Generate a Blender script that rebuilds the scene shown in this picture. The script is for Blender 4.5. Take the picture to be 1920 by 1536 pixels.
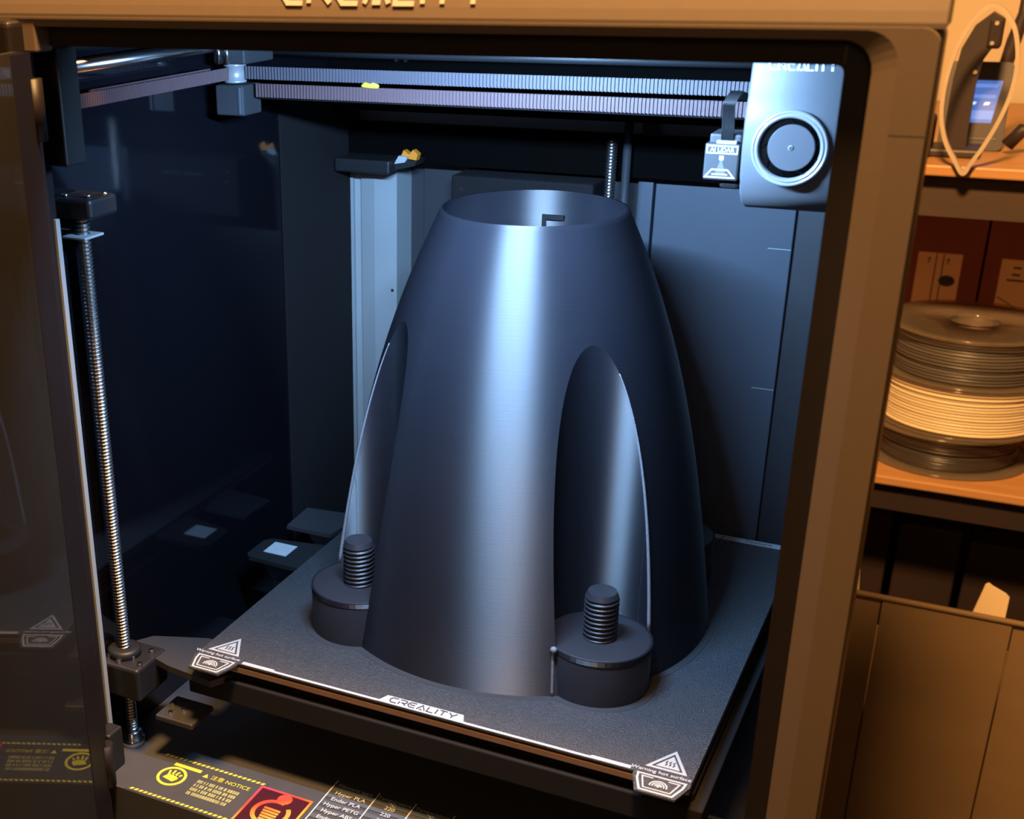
import bpy, bmesh, math, random
from mathutils import Vector, Matrix
random.seed(7)
for o in list(bpy.data.objects): bpy.data.objects.remove(o, do_unlink=True)
scn = bpy.context.scene
COL = scn.collection
PI = math.pi

# ------------------------------------------------------------------ camera
cam = bpy.data.cameras.new('camera'); camo = bpy.data.objects.new('camera', cam); COL.objects.link(camo)
YAW, PITCH, ROLL, F = 0.4953, 0.4137, -0.0217, 2406.2
fwd = Vector((-math.sin(YAW)*math.cos(PITCH), math.cos(YAW)*math.cos(PITCH), -math.sin(PITCH)))
rgt = Vector((math.cos(YAW), math.sin(YAW), 0)); upv = rgt.cross(fwd)
r2 = math.cos(ROLL)*rgt + math.sin(ROLL)*upv; u2 = -math.sin(ROLL)*rgt + math.cos(ROLL)*upv
M = Matrix((r2, u2, -fwd)).transposed().to_4x4(); M.translation = Vector((0.2521, -0.7216, 0.4081))
camo.matrix_world = M
cam.sensor_fit = 'HORIZONTAL'; cam.sensor_width = 36; cam.lens = F/1920*36
cam.shift_x = 334.67/1920; cam.shift_y = 160.2/1920
cam.clip_start = 0.02; cam.clip_end = 50
cam.dof.use_dof = True; cam.dof.focus_distance = 0.80; cam.dof.aperture_fstop = 16
scn.camera = camo

# ------------------------------------------------------------------ world, lights, exposure
w = bpy.data.worlds.new('world'); scn.world = w; w.use_nodes = True
bg = w.node_tree.nodes['Background']; bg.inputs[0].default_value = (1.0, 0.55, 0.25, 1); bg.inputs[1].default_value = 0.03
def area(name, loc, to, size, sizey, power, color, shape='RECTANGLE'):
    l = bpy.data.lights.new(name, 'AREA'); l.shape = shape; l.size = size; l.size_y = sizey; l.energy = power; l.color = color
    o = bpy.data.objects.new(name, l); COL.objects.link(o); o.location = loc
    o.rotation_euler = (Vector(to)-Vector(loc)).to_track_quat('-Z', 'Y').to_euler(); return o
# warm ceiling lamp of the room, cold LED bar under the printer's front beam
area('ceiling_lamp_light', (0.10, -0.37, 1.25), (0.30, 0.3, 0), 0.20, 0.20, 64, (1.0, 0.53, 0.19), 'DISK')
area('room_lamp_light', (0.42, -1.90, 0.95), (0.35, 0.6, 0), 0.6, 0.6, 4.6, (1.0, 0.53, 0.20), 'DISK')
area('led_bar_light', (0.018, -0.180, 0.3575), (0.018, 0.10, 0.18), 0.11, 0.008, 6.6, (0.345, 0.60, 1.0))
scn.view_settings.view_transform = 'Standard'; scn.view_settings.look = 'None'
scn.view_settings.exposure = 0.0; scn.view_settings.gamma = 1.0; scn.view_settings.use_curve_mapping = False

# ------------------------------------------------------------------ materials
ANI, ROT = 1.0, 0.25
def mat(name, col, rough=0.5, metal=0.0, ior=1.5, spec=0.5, noise=None, bump=None, aniso=None, emit=None, coat=0.0):
    m = bpy.data.materials.new(name); m.use_nodes = True; nt = m.node_tree; b = nt.nodes['Principled BSDF']
    b.inputs['Base Color'].default_value = (*col, 1); b.inputs['Roughness'].default_value = rough
    b.inputs['Metallic'].default_value = metal; b.inputs['IOR'].default_value = ior
    b.inputs['Specular IOR Level'].default_value = spec; b.inputs['Coat Weight'].default_value = coat
    tc = nt.nodes.new('ShaderNodeTexCoord')
    if noise:                                   # (scale, amount, stretch xyz)
        mp = nt.nodes.new('ShaderNodeMapping'); mp.inputs['Scale'].default_value = noise[2] if len(noise) > 2 else (1, 1, 1)
        nt.links.new(tc.outputs['Object'], mp.inputs[0])
        n = nt.nodes.new('ShaderNodeTexNoise'); n.inputs['Scale'].default_value = noise[0]; n.inputs['Detail'].default_value = 4
        nt.links.new(mp.outputs[0], n.inputs['Vector'])
        mx = nt.nodes.new('ShaderNodeMix'); mx.data_type = 'RGBA'
        mx.inputs[6].default_value = (*[c*(1-noise[1]) for c in col], 1); mx.inputs[7].default_value = (*[min(1, c*(1+noise[1])) for c in col], 1)
        nt.links.new(n.outputs['Fac'], mx.inputs[0]); nt.links.new(mx.outputs[2], b.inputs['Base Color'])
    if bump:                                    # (scale, strength, distance, stretch)
        mp = nt.nodes.new('ShaderNodeMapping'); mp.inputs['Scale'].default_value = bump[3] if len(bump) > 3 else (1, 1, 1)
        nt.links.new(tc.outputs['Object'], mp.inputs[0])
        n = nt.nodes.new('ShaderNodeTexNoise'); n.inputs['Scale'].default_value = bump[0]; n.inputs['Detail'].default_value = 3
        nt.links.new(mp.outputs[0], n.inputs['Vector'])
        bp = nt.nodes.new('ShaderNodeBump'); bp.inputs['Strength'].default_value = bump[1]; bp.inputs['Distance'].default_value = bump[2]
        nt.links.new(n.outputs['Fac'], bp.inputs['Height']); nt.links.new(bp.outputs[0], b.inputs['Normal'])
    if aniso:
        b.inputs['Anisotropic'].default_value = aniso[0]; b.inputs['Anisotropic Rotation'].default_value = aniso[1]
        t = nt.nodes.new('ShaderNodeTangent'); t.direction_type = 'RADIAL'; t.axis = 'Z'
        nt.links.new(t.outputs[0], b.inputs['Tangent'])
    if emit:
        b.inputs['Emission Color'].default_value = (*emit[0], 1); b.inputs['Emission Strength'].default_value = emit[1]
    return m
def glassy(name, tint, f0, rough=0.02, trans=0.9, film=None):
    """thin clear or smoked sheet: tinted see-through with a fresnel gloss"""
    m = bpy.data.materials.new(name); m.use_nodes = True; nt = m.node_tree; nt.nodes.clear()
    out = nt.nodes.new('ShaderNodeOutputMaterial'); mix = nt.nodes.new('ShaderNodeMixShader')
    tr = nt.nodes.new('ShaderNodeBsdfTransparent'); tr.inputs[0].default_value = (*[c*trans for c in tint], 1)
    gl = nt.nodes.new('ShaderNodeBsdfGlossy'); gl.inputs['Roughness'].default_value = rough
    fr = nt.nodes.new('ShaderNodeFresnel'); fr.inputs['IOR'].default_value = f0
    nt.links.new(fr.outputs[0], mix.inputs[0]); nt.links.new(tr.outputs[0], mix.inputs[1]); nt.links.new(gl.outputs[0], mix.inputs[2])
    if film:
        df = nt.nodes.new('ShaderNodeBsdfDiffuse'); df.inputs[0].default_value = (*film[1], 1); m2 = nt.nodes.new('ShaderNodeMixShader')
        tc = nt.nodes.new('ShaderNodeTexCoord'); ns = nt.nodes.new('ShaderNodeTexNoise'); ns.inputs['Scale'].default_value = 9
        mm = nt.nodes.new('ShaderNodeMath'); mm.operation = 'MULTIPLY_ADD'; mm.inputs[1].default_value = film[0]*.5; mm.inputs[2].default_value = film[0]*.75
        nt.links.new(tc.outputs['Object'], ns.inputs['Vector']); nt.links.new(ns.outputs['Fac'], mm.inputs[0]); nt.links.new(mm.outputs[0], m2.inputs[0])
        nt.links.new(mix.outputs[0], m2.inputs[1]); nt.links.new(df.outputs[0], m2.inputs[2]); nt.links.new(m2.outputs[0], out.inputs[0])
    else: nt.links.new(mix.outputs[0], out.inputs[0])
    return m
MT = dict(
 casing=mat('casing_grey', (0.122, 0.090, 0.067), 0.42, noise=(220, 0.05), bump=(2500, 0.05, 0.0002)),
 casing_line=mat('casing_lettering', (0.42, 0.38, 0.34), 0.5),
 bezel=mat('bezel_black', (0.010, 0.007, 0.007), 0.5, spec=0.35, noise=(60, 0.2)),
 black=mat('black_plastic', (0.010, 0.011, 0.013), 0.48, spec=0.4, noise=(90, 0.15)),
 deep=mat('matt_black', (0.006, 0.006, 0.007), 0.85, spec=0.25, noise=(90, 0.15)),
 pit=mat('fan_pit_black', (0.0015, 0.0014, 0.0014), 0.95, spec=0.04, noise=(90, 0.1)),
 acrylic=mat('black_acrylic', (0.004, 0.004, 0.006), 0.06, ior=1.75, noise=(8, 0.3), bump=(35, 0.015, 0.001)),
 panel=mat('grey_panel', (0.046, 0.060, 0.082), 0.55, noise=(28, 0.12), bump=(900, 0.12, 0.0004)),
 steel_post=mat('steel_post', (0.26, 0.30, 0.315), 0.5, 0.0, noise=(40, 0.06)),
 darkgrey=mat('dark_grey_plastic', (0.025, 0.028, 0.033), 0.5, noise=(80, 0.12)),
 floor=mat('floor_panel', (0.040, 0.044, 0.052), 0.5, noise=(70, 0.15), bump=(700, 0.08, 0.0004)),
 steel=mat('bright_steel', (0.62, 0.62, 0.63), 0.22, 1.0, noise=(80, 0.08)),
 screw=mat('screw_steel', (0.42, 0.41, 0.40), 0.30, 1.0, noise=(120, 0.15)),
 belt=mat('belt_rubber_lilac', (0.046, 0.042, 0.053), 0.6, noise=(150, 0.08)),
 belt2=mat('belt_rubber_pink', (0.064, 0.036, 0.040), 0.6, noise=(150, 0.08)),
 silver=mat('silver_cover', (0.082, 0.092, 0.104), 0.52, 0.1, noise=(300, 0.03)),
 silver_rim=mat('silver_rim', (0.34, 0.37, 0.40), 0.26, 0.5, noise=(90, 0.03)),
 hub=mat('fan_hub_grey', (0.062, 0.068, 0.080), 0.45, noise=(60, 0.1)),
 white=mat('print_white', (0.34, 0.38, 0.40), 0.5, noise=(200, 0.04)),
 white_text=mat('lettering_white', (0.50, 0.55, 0.60), 0.5),
 dark_text=mat('lettering_dark', (0.03, 0.035, 0.04), 0.5),
 printed=mat('printed_black_plastic', (0.011, 0.0115, 0.016), 0.60, ior=1.62, spec=0.85, noise=(14, 0.10, (1, 1, 6)), bump=(26, 0.10, 0.0010, (1, 1, 60)), aniso=(ANI, ROT)),
 printed_flat=mat('printed_black_flat', (0.022, 0.022, 0.027), 0.45, spec=0.5, noise=(60, 0.15), bump=(1500, 0.1, 0.0003)),
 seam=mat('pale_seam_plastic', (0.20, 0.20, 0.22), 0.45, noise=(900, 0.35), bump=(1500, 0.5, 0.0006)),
 plate=mat('textured_plate', (0.034, 0.038, 0.043), 0.36, spec=0.55, noise=(420, 0.55), bump=(1050, 0.8, 0.0014)),
 brim=mat('brim_plastic', (0.030, 0.032, 0.036), 0.6, noise=(300, 0.2)),
 warm_lit_metal=mat('bed_grey_warm_lit', (0.34, 0.22, 0.15), 0.42, 0.6, noise=(90, 0.2)),  # grey metal, the warm lamplight on it is put into the colour
 yellow=mat('label_yellow', (0.50, 0.50, 0.045), 0.55, noise=(200, 0.08)),
 olive=mat('label_small_print', (0.26, 0.28, 0.12), 0.55, noise=(200, 0.08)),
 table_blue=mat('table_band', (0.055, 0.075, 0.11), 0.5, noise=(120, 0.1)),
 holo_dark=mat('hologram_dark', (0.04, 0.008, 0.016), 0.3, noise=(200, 0.2)),
 orange=mat('orange_silicone', (0.72, 0.24, 0.02), 0.5, noise=(200, 0.1)),
 scrap=mat('yellow_green_scrap', (0.62, 0.72, 0.03), 0.5, noise=(200, 0.1)),
 wood=mat('orange_wood', (0.50, 0.25, 0.095), 0.45, noise=(6, 0.22, (1, 12, 12))),
 darkwood=mat('dark_brown_wood', (0.060, 0.036, 0.026), 0.6, noise=(5, 0.25, (1, 10, 10))),
 shelfblack=mat('shelf_dark', (0.022, 0.010, 0.009), 0.7, noise=(9, 0.3)),
 redbox=mat('maroon_card', (0.22, 0.058, 0.038), 0.55, noise=(14, 0.2)),
 paper=mat('paper_label', (0.88, 0.68, 0.46), 0.7, noise=(18, 0.08)),
 cream=mat('cream_paper', (0.85, 0.66, 0.40), 0.75, noise=(14, 0.06)),
 carton=mat('brown_carton', (0.20, 0.125, 0.060), 0.75, noise=(5, 0.18, (1, 1, 3)), bump=(50, 0.1, 0.001)),
 wall=mat('cream_wall', (0.72, 0.60, 0.42), 0.85, noise=(7, 0.05), bump=(120, 0.08, 0.001)),
 roomfloor=mat('room_floor', (0.10, 0.06, 0.04), 0.6, noise=(6, 0.25, (1, 8, 1))),
 desk=mat('desk_top', (0.045, 0.030, 0.022), 0.5, noise=(5, 0.25, (1, 10, 1))),
 fil_grey=mat('filament_grey', (0.10, 0.085, 0.075), 0.38, noise=(14, 0.35, (0.3, 0.3, 14)), bump=(16, 0.6, 0.003, (0.3, 0.3, 22))),
 fil_dark=mat('filament_charcoal', (0.055, 0.045, 0.042), 0.32, noise=(14, 0.4, (0.3, 0.3, 14)), bump=(16, 0.6, 0.003, (0.3, 0.3, 22))),
 fil_white=mat('filament_cream', (0.80, 0.66, 0.44), 0.45, noise=(14, 0.12, (0.3, 0.3, 14)), bump=(16, 0.6, 0.003, (0.3, 0.3, 22))),
 device=mat('device_brown_black', (0.040, 0.026, 0.022), 0.5, noise=(40, 0.2)),
 strap=mat('pale_strap', (0.50, 0.40, 0.30), 0.5, noise=(40, 0.1)),
 screenblue=mat('lit_screen_blue', (0.05, 0.10, 0.3), 0.3, emit=((0.08, 0.20, 0.62), 0.75)),
 screenlight=mat('lit_screen_band', (0.08, 0.16, 0.4), 0.3, emit=((0.16, 0.32, 0.85), 0.85)),
 screenwhite=mat('lit_screen_icon', (0.5, 0.6, 0.8), 0.3, emit=((0.7, 0.85, 1.0), 1.1)),
 ledwhite=mat('led_diffuser', (0.7, 0.8, 0.9), 0.4, emit=((0.50, 0.74, 1.0), 3.0)),
 doorglass=glassy('smoked_door_glass', (0.72, 0.69, 0.62), 1.60, 0.03, 0.9, (0.040, (0.5, 0.46, 0.40))),
 clear=glassy('clear_spool_plastic', (1.0, 0.93, 0.86), 1.38, 0.12, 0.95, (0.09, (0.8, 0.66, 0.52))),
)
def holo_material():
    m = mat('hologram_foil', (0.7, 0.1, 0.1), 0.3, 0.4); nt = m.node_tree; b = nt.nodes['Principled BSDF']
    tc = nt.nodes.new('ShaderNodeTexCoord'); sp = nt.nodes.new('ShaderNodeSeparateXYZ'); nt.links.new(tc.outputs['Generated'], sp.inputs[0])
    mth = nt.nodes.new('ShaderNodeMath'); mth.operation = 'MULTIPLY_ADD'; mth.inputs[1].default_value = 0.7
    sub = nt.nodes.new('ShaderNodeMath'); sub.operation = 'MULTIPLY'; sub.inputs[1].default_value = -0.5
    nt.links.new(sp.outputs[0], sub.inputs[0]); nt.links.new(sp.outputs[1], mth.inputs[0]); nt.links.new(sub.outputs[0], mth.inputs[2])
    cr = nt.nodes.new('ShaderNodeValToRGB'); e = cr.color_ramp.elements
    e[0].position = 0.0; e[0].color = (0.9, 0.45, 0.08, 1); e[1].position = 0.75; e[1].color = (0.75, 0.08, 0.22, 1)
    n = cr.color_ramp.elements.new(0.3); n.color = (0.85, 0.09, 0.05, 1)
    nt.links.new(mth.outputs[0], cr.inputs[0]); nt.links.new(cr.outputs[0], b.inputs['Base Color']); return m
MT['holo'] = holo_material()

# ------------------------------------------------------------------ mesh helpers
class MB:
    def __init__(s): s.v = []; s.f = []; s.sm = []
    def add(s, vs, fs, smooth=False):
        k = len(s.v); s.v += [tuple(x) for x in vs]
        for f in fs: s.f.append(tuple(k+i for i in f)); s.sm.append(smooth)
        return s
    def box(s, x0, x1, y0, y1, z0, z1):
        vs = [(x, y, z) for x in (x0, x1) for y in (y0, y1) for z in (z0, z1)]
        return s.add(vs, [(0, 1, 3, 2), (4, 6, 7, 5), (0, 4, 5, 1), (2, 3, 7, 6), (0, 2, 6, 4), (1, 5, 7, 3)])
    def rbox(s, x0, x1, y0, y1, z0, z1, r=0.002, seg=2, smooth=True):
        bm = bmesh.new(); bmesh.ops.create_cube(bm, size=1)
        for v in bm.verts: v.co = Vector(((x0+x1)/2+v.co.x*(x1-x0), (y0+y1)/2+v.co.y*(y1-y0), (z0+z1)/2+v.co.z*(z1-z0)))
        bmesh.ops.bevel(bm, geom=bm.edges[:]+bm.verts[:], offset=r, segments=seg, affect='EDGES', profile=0.5)
        return s.bm(bm, False)
    def bm(s, bm, smooth=False):
        bm.verts.index_update(); s.add([v.co[:] for v in bm.verts], [[v.index for v in f.verts] for f in bm.faces], smooth); bm.free(); return s
    def lathe(s, prof, c=(0, 0, 0), n=48, axis='z', smooth=True, cap=False):
        """prof = [(r, h)]"""
        vs = []; fs = []
        for r, h in prof:
            for i in range(n):
                a = 2*PI*i/n; p = (r*math.cos(a), r*math.sin(a), h)
                if axis == 'y': p = (p[0], h, p[1])
                if axis == 'x': p = (h, p[0], p[1])
                vs.append((p[0]+c[0], p[1]+c[1], p[2]+c[2]))
        for j in range(len(prof)-1):
            for i in range(n): fs.append((j*n+i, j*n+(i+1) % n, (j+1)*n+(i+1) % n, (j+1)*n+i))
        s.add(vs, fs, smooth)
        if cap:
            k = len(s.v)-len(vs)
            s.f.append(tuple(k+i for i in range(n))[::-1]); s.sm.append(False)
            s.f.append(tuple(k+(len(prof)-1)*n+i for i in range(n))); s.sm.append(False)
        return s
    def cyl(s, c, r, h, n=32, axis='z'): return s.lathe([(r, 0), (r, h)], c, n, axis, True, True)
    def prism(s, poly, fn, t):
        """poly = [(u, v)] in 2D; fn(u, v, depth) gives a point; depth 0..t"""
        n = len(poly); vs = [fn(u, v, t) for u, v in poly]+[fn(u, v, 0) for u, v in poly]
        return s.add(vs, [tuple(range(n)), tuple(range(2*n-1, n-1, -1))]+[(i, n+i, n+(i+1) % n, (i+1) % n) for i in range(n)])
    def ribbon(s, pts, wd, fn, t, closed=False):
        """flat stroke of width wd along 2D pts, mitred, raised by t"""
        n = len(pts); L = []; R = []
        for i in range(n):
            p = Vector(pts[i]); a = Vector(pts[i-1]) if (i or closed) else None; b = Vector(pts[(i+1) % n]) if (i < n-1 or closed) else None
            d1 = (p-a).normalized() if a is not None else (b-p).normalized(); d2 = (b-p).normalized() if b is not None else d1
            m = Vector((-(d1+d2).y, (d1+d2).x))
            if m.length < 1e-6: m = Vector((-d1.y, d1.x))
            m.normalize(); k = wd/2/max(0.45, m.dot(Vector((-d1.y, d1.x))))
            L.append(p+m*k); R.append(p-m*k)
        for i in range(n if closed else n-1):
            j = (i+1) % n; s.prism([tuple(R[i]), tuple(R[j]), tuple(L[j]), tuple(L[i])], fn, t)
        return s
    def tube(s, pts, r, n=10, closed=False):
        pts = [Vector(p) for p in pts]; N = len(pts); vs = []; fs = []; ref = Vector((0.13, 0.21, 0.97))
        rr = r if isinstance(r, (list, tuple)) else [r]*N
        for i, p in enumerate(pts):
            d = (pts[(i+1) % N if closed else min(i+1, N-1)]-pts[i-1 if (closed or i) else 0]).normalized()
            if abs(d.dot(ref)) > 0.97: ref = Vector((1, 0.1, 0))
            a = d.cross(ref).normalized(); b = d.cross(a)
            for k in range(n): t = 2*PI*k/n; vs.append(p+(a*math.cos(t)+b*math.sin(t))*rr[i])
        for i in range(N if closed else N-1):
            j = (i+1) % N
            for k in range(n): fs.append((i*n+k, i*n+(k+1) % n, j*n+(k+1) % n, j*n+k))
        if not closed: fs += [tuple(range(n))[::-1], tuple((N-1)*n+k for k in range(n))]
        return s.add(vs, fs, True)
    def mesh(s, name, m):
        me = bpy.data.meshes.new(name); me.from_pydata(s.v, [], s.f)
        me.polygons.foreach_set('use_smooth', s.sm); me.update()
        bm = bmesh.new(); bm.from_mesh(me); bmesh.ops.recalc_face_normals(bm, faces=bm.faces[:]); bm.to_mesh(me); bm.free()
        me.materials.append(MT[m]); return me
    def build(s, name, m, parent=None, label=None):
        """mesh in world coordinates, hung under a thing (an Empty at its base) or under a part"""
        o = bpy.data.objects.new(name, s.mesh(name, m)); COL.objects.link(o)
        put(o, parent)
        if label: o['label'] = label
        return o
def put(o, parent):
    if parent is not None:
        o.parent = parent
        if parent.type == 'EMPTY': o.location = Vector(o.location)-parent.location
def thing(name, label, cat, loc=(0, 0, 0), group=None):
    o = bpy.data.objects.new(name, None); COL.objects.link(o); o.location = loc; o.empty_display_size = 0.02
    o['label'] = label; o['category'] = cat
    if group: o['group'] = group
    return o
def tag(o, label, cat, group=None):
    o['label'] = label; o['category'] = cat
    if group: o['group'] = group
    return o
def shared(name, me, loc, parent):
    o = bpy.data.objects.new(name, me); COL.objects.link(o); o.location = loc; put(o, parent); return o
def rrect(x0, x1, z0, z1, r, n=6):
    p = []
    for cx, cz, a0 in ((x1-r, z1-r, 0), (x0+r, z1-r, 90), (x0+r, z0+r, 180), (x1-r, z0+r, 270)):
        for i in range(n+1): a = math.radians(a0+90*i/n); p.append((cx+r*math.cos(a), cz+r*math.sin(a)))
    return p
def circ(r, n=24, c=(0, 0), a0=0, a1=360):
    full = abs(a1-a0) >= 360
    return [(c[0]+r*math.cos(math.radians(a0+(a1-a0)*i/(n if full else n-1))), c[1]+r*math.sin(math.radians(a0+(a1-a0)*i/(n if full else n-1)))) for i in range(n)]
def loops(mb, ls, smooth=False):
    """bridge a list of (2D xz outline, y)"""
    n = len(ls[0][0]); vs = [(x, y, z) for o, y in ls for x, z in o]; fs = []
    for j in range(len(ls)-1):
        for i in range(n): fs.append((j*n+i, j*n+(i+1) % n, (j+1)*n+(i+1) % n, (j+1)*n+i))
    return mb.add(vs, fs, smooth)
def flat(z, cx=0, cy=0): return lambda u, v, d: (cx+u, cy+v, z+d)          # lies on a horizontal face, reads from the front
def front(y, cx=0, cz=0): return lambda u, v, d: (cx+u, y-d, cz+v)         # stands on a face towards the viewer
def text(body, size, fn, t, ax='CENTER', shear=0.0):
    """built-in font lettering as flat polygons"""
    cu = bpy.data.curves.new('t', 'FONT'); cu.body = body; cu.size = size; cu.align_x = ax; cu.align_y = 'CENTER'; cu.shear = shear
    cu.resolution_u = 3
    o = bpy.data.objects.new('t', cu); COL.objects.link(o)
    me = bpy.data.meshes.new_from_object(o.evaluated_get(bpy.context.evaluated_depsgraph_get()))
    mb = MB(); mb.add([fn(v.co.x, v.co.y, t) for v in me.vertices], [tuple(p.vertices) for p in me.polygons])
    bpy.data.objects.remove(o); bpy.data.meshes.remove(me); return mb
GLYPH = {
 'C': (1.0, [[(1, 1), (.28, 1), (0, .72), (0, .28), (.28, 0), (1, 0)]]),
 'R': (1.0, [[(0, 0), (0, .56)], [(0, 1), (.8, 1), (1, .84), (1, .58), (.82, .42), (.3, .42)], [(.5, .42), (1, 0)]]),
 'E': (1.0, [[(1, 1), (.28, 1), (0, .72), (0, .28), (.28, 0), (1, 0)], [(.2, .5), (.92, .5)]]),
 'A': (1.1, [[(0, 0), (.55, 1), (1.1, 0)], [(.36, .04), (.74, .04)]]),
 'L': (.85, [[(0, 1), (0, 0), (.85, 0)]]),
 'I': (.12, [[(.06, 1), (.06, 0)]]),
 'T': (1.0, [[(0, 1), (1, 1)], [(.5, 1), (.5, 0)]]),
 'Y': (1.05, [[(0, 1), (.52, .42), (1.05, 1)], [(.52, .42), (.52, 0)]]),
}
def wordmark(width, height, fn, t, stroke):
    """the maker's wide lettering, centred on (0, 0), built from strokes"""
    tot = sum(GLYPH[c][0] for c in 'CREALITY')+7*0.30; k = width/tot; mb = MB(); x = -width/2
    for c in 'CREALITY':
        for line in GLYPH[c][1]: mb.ribbon([(x+a*k, (b-.5)*height) for a, b in line], stroke, fn, t)
        x += (GLYPH[c][0]+.30)*k
    return mb
def screw_mesh(name, r, r0, pitch, z0, z1, m, seg=18, rows=6, taper=0.0):
    """threaded rod as a helix around z"""
    mb = MB(); n = int((z1-z0)/pitch*rows); vs = []; fs = []
    for j in range(n+1):
        z = z0+(z1-z0)*j/n
        for i in range(seg):
            a = 2*PI*i/seg; ph = (z/pitch-i/seg) % 1.0; tri = 1-abs(2*ph-1); tri = min(1, max(0, tri*1.5-.25))
            rr = r0+(r-r0)*tri
            if taper and z > z1-taper: rr = min(rr, r-(z-(z1-taper))*0.45)
            if taper and z > z1-taper*1.05: rr = max(rr, r-(taper)*0.45)
            vs.append((rr*math.cos(a), rr*math.sin(a), z))
    for j in range(n):
        for i in range(seg): fs.append((j*seg+i, j*seg+(i+1) % seg, (j+1)*seg+(i+1) % seg, (j+1)*seg+i))
    fs += [tuple(range(seg))[::-1], tuple(n*seg+i for i in range(seg))]
    mb.add(vs, fs, False); return mb.mesh(name, m)

# ================================================================== the room
def struct(name, mb, m): o = mb.build(name, m); o['kind'] = 'structure'; return o
struct('wall_back', MB().box(-2.2, 2.4, 1.52, 1.58, -0.85, 1.9), 'wall')
struct('floor', MB().box(-2.2, 2.4, -1.6, 1.52, -0.90, -0.85), 'roomfloor')

# desk under the printer
t = thing('desk', 'dark brown wooden desk that the printer stands on', 'desk', (-0.30, 0.0, -0.85))
MB().rbox(-0.95, 0.182, -0.26, 0.30, -0.172, -0.142, 0.003).build('desk_top', 'desk', t)
for x in (-0.90, 0.14):
    for y in (-0.22, 0.26): MB().rbox(x-.025, x+.025, y-.025, y+.025, -0.85, -0.172, 0.003).build('leg', 'desk', t)

# ================================================================== printer
P = thing('desktop_printer', 'grey enclosed 3D printer with open glass door and lit black chamber', '3D printer', (0, 0, -0.142))
# --- casing: front frame with chamfered opening, black inner bezel
mb = MB()
o_out = rrect(-.2185, .2185, -.135, .3745, .004); o_face = rrect(-.2175, .2175, -.134, .3735, .006)
o_in = rrect(-.2050, .2050, -.108, .3752, .016)
loops(mb, [(o_out, -.195), (o_out, -.206), (o_face, -.209)])
def ring(mb, a, ya, b, yb): loops(mb, [(a, ya), (b, yb)])
ring(mb, o_face, -.209, rrect(-.2080, .2050, -.130, .3725, .012), -.209)
ring(mb, rrect(-.2080, .2050, -.130, .3725, .012), -.209, rrect(-.2010, .1965, -.126, .3690, .011), -.2072)
ring(mb, rrect(-.2010, .1965, -.126, .3690, .011), -.2072, rrect(-.2010, .1965, -.126, .3690, .011), -.196)
ff = mb.build('front_frame', 'casing', P)
# moulding line across the right column
MB().box(.2052, .2180, -.20905, -.2085, .3368, .33705).build('casing_joint', 'darkgrey', ff)
# upper front beam, leaning back, with the maker's lettering
mb = MB()
prof = [(-.2088, .3732), (-.2088, .3750), (-.2078, .3790), (-.1890, .4380), (-.1860, .4400), (-.1850, .4400), (-.1850, .374)]
mb.prism([(y, z) for y, z in prof], lambda u, v, d: (-.2185+d, u, v), .437)
tb = mb.build('front_beam', 'casing', P)
sl = math.atan2(.0195, .0585)
def beamfn(u, v, d): return (u+.0015, -.20775+v*math.sin(sl)-d*math.cos(sl), .3802+v*math.cos(sl)+d*math.sin(sl))
wm = wordmark(.094, .0120, lambda u, v, d: beamfn(u, v+.0060, d), .0004, .0021); wm.build('lettering', 'casing_line', tb)
# bezel
mb = MB()
b_out = rrect(-.2010, .1965, -.126, .3690, .011); b_in = rrect(-.1980, .1860, -.0795, .3595, .003)
loops(mb, [(b_out, -.1990), (b_in, -.1985), (b_in, -.1945), (b_out, -.1945)])
bz = mb.build('front_bezel', 'bezel', P)
MB().box(.1854, .1863, -.1989, -.1980, .3600, .3685).build('bezel_joint', 'darkgrey', bz)
# frame tongue at the hinge corner, in the casing grey
MB().rbox(-.2045, -.1835, -.2085, -.196, .3570, .3735, .001).build('hinge_plate', 'casing', P)
MB().rbox(-.2065, -.1905, -.2190, -.207, .3480, .3722, .003, 3).build('hinge_bracket', 'bezel', P)
# --- side panels, rear, top, floor
sp = MB().box(-.2195, -.2153, -.196, .232, -.135, .400).build('side_panel', 'acrylic', P, 'glossy black inner side panel')
MB().box(.1870, .1890, -.196, .232, -.135, .400).build('side_panel', 'deep', P)
MB().prism([(.1892, -.1950), (.2150, -.1950), (.1895, .232), (.1892, .232)], lambda u, v, d: (u, v, -.130+d), .500).build('side_casing', 'casing', P)
MB().box(-.2195, .1890, .206, .232, -.135, .400).build('rear_wall', 'darkgrey', P)
MB().box(-.2195, .1890, -.17, .232, .400, .404).build('lid', 'acrylic', P)
fl = MB().box(-.2150, .1870, -.2050, .206, -.135, -.0785).build('floor_panel', 'floor', P)
# rear wall raised panels
for x0, x1, z0, z1, yy, m_ in ((.0195, .1170, -.07, .2950, .2015, 'panel'), (-.1620, -.0150, -.07, .2950, .2035, 'darkgrey')):
    MB().rbox(x0, x1, yy, .2065, z0, z1, .0008).build('rear_panel', m_, P)
MB().box(.1200, .1865, .1960, .2062, -.07, .2950).build('rear_duct', 'darkgrey', P)
# scratches on the right rear panel edge
for z in (.200, .098): MB().box(.101, .1165, .2012, .2016, z, z+.0006).build('panel_scratch', 'steel_post', P)
MB().box(-.2151, -.2140, .075, .1800, -.078, .300).build('side_liner', 'deep', P)
# left rear post: fluted steel strip
ps = MB()
ps.prism([(-.2150, .206), (-.2150, .1800), (-.2115, .1800), (-.2115, .1830), (-.2045, .1845), (-.2045, .1800), (-.1920, .1775), (-.1735, .1790), (-.1735, .206)],
         lambda u, v, d: (u, v, -.075+d), .318)
pp = ps.build('corner_post', 'steel_post', P, 'pale steel rear post')
MB().lathe([(0.0012, 0), (0.0012, .0012)], (-.1770, .1778, .147), 10, 'y', True, True).build('screw_head', 'steel', pp)
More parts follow.
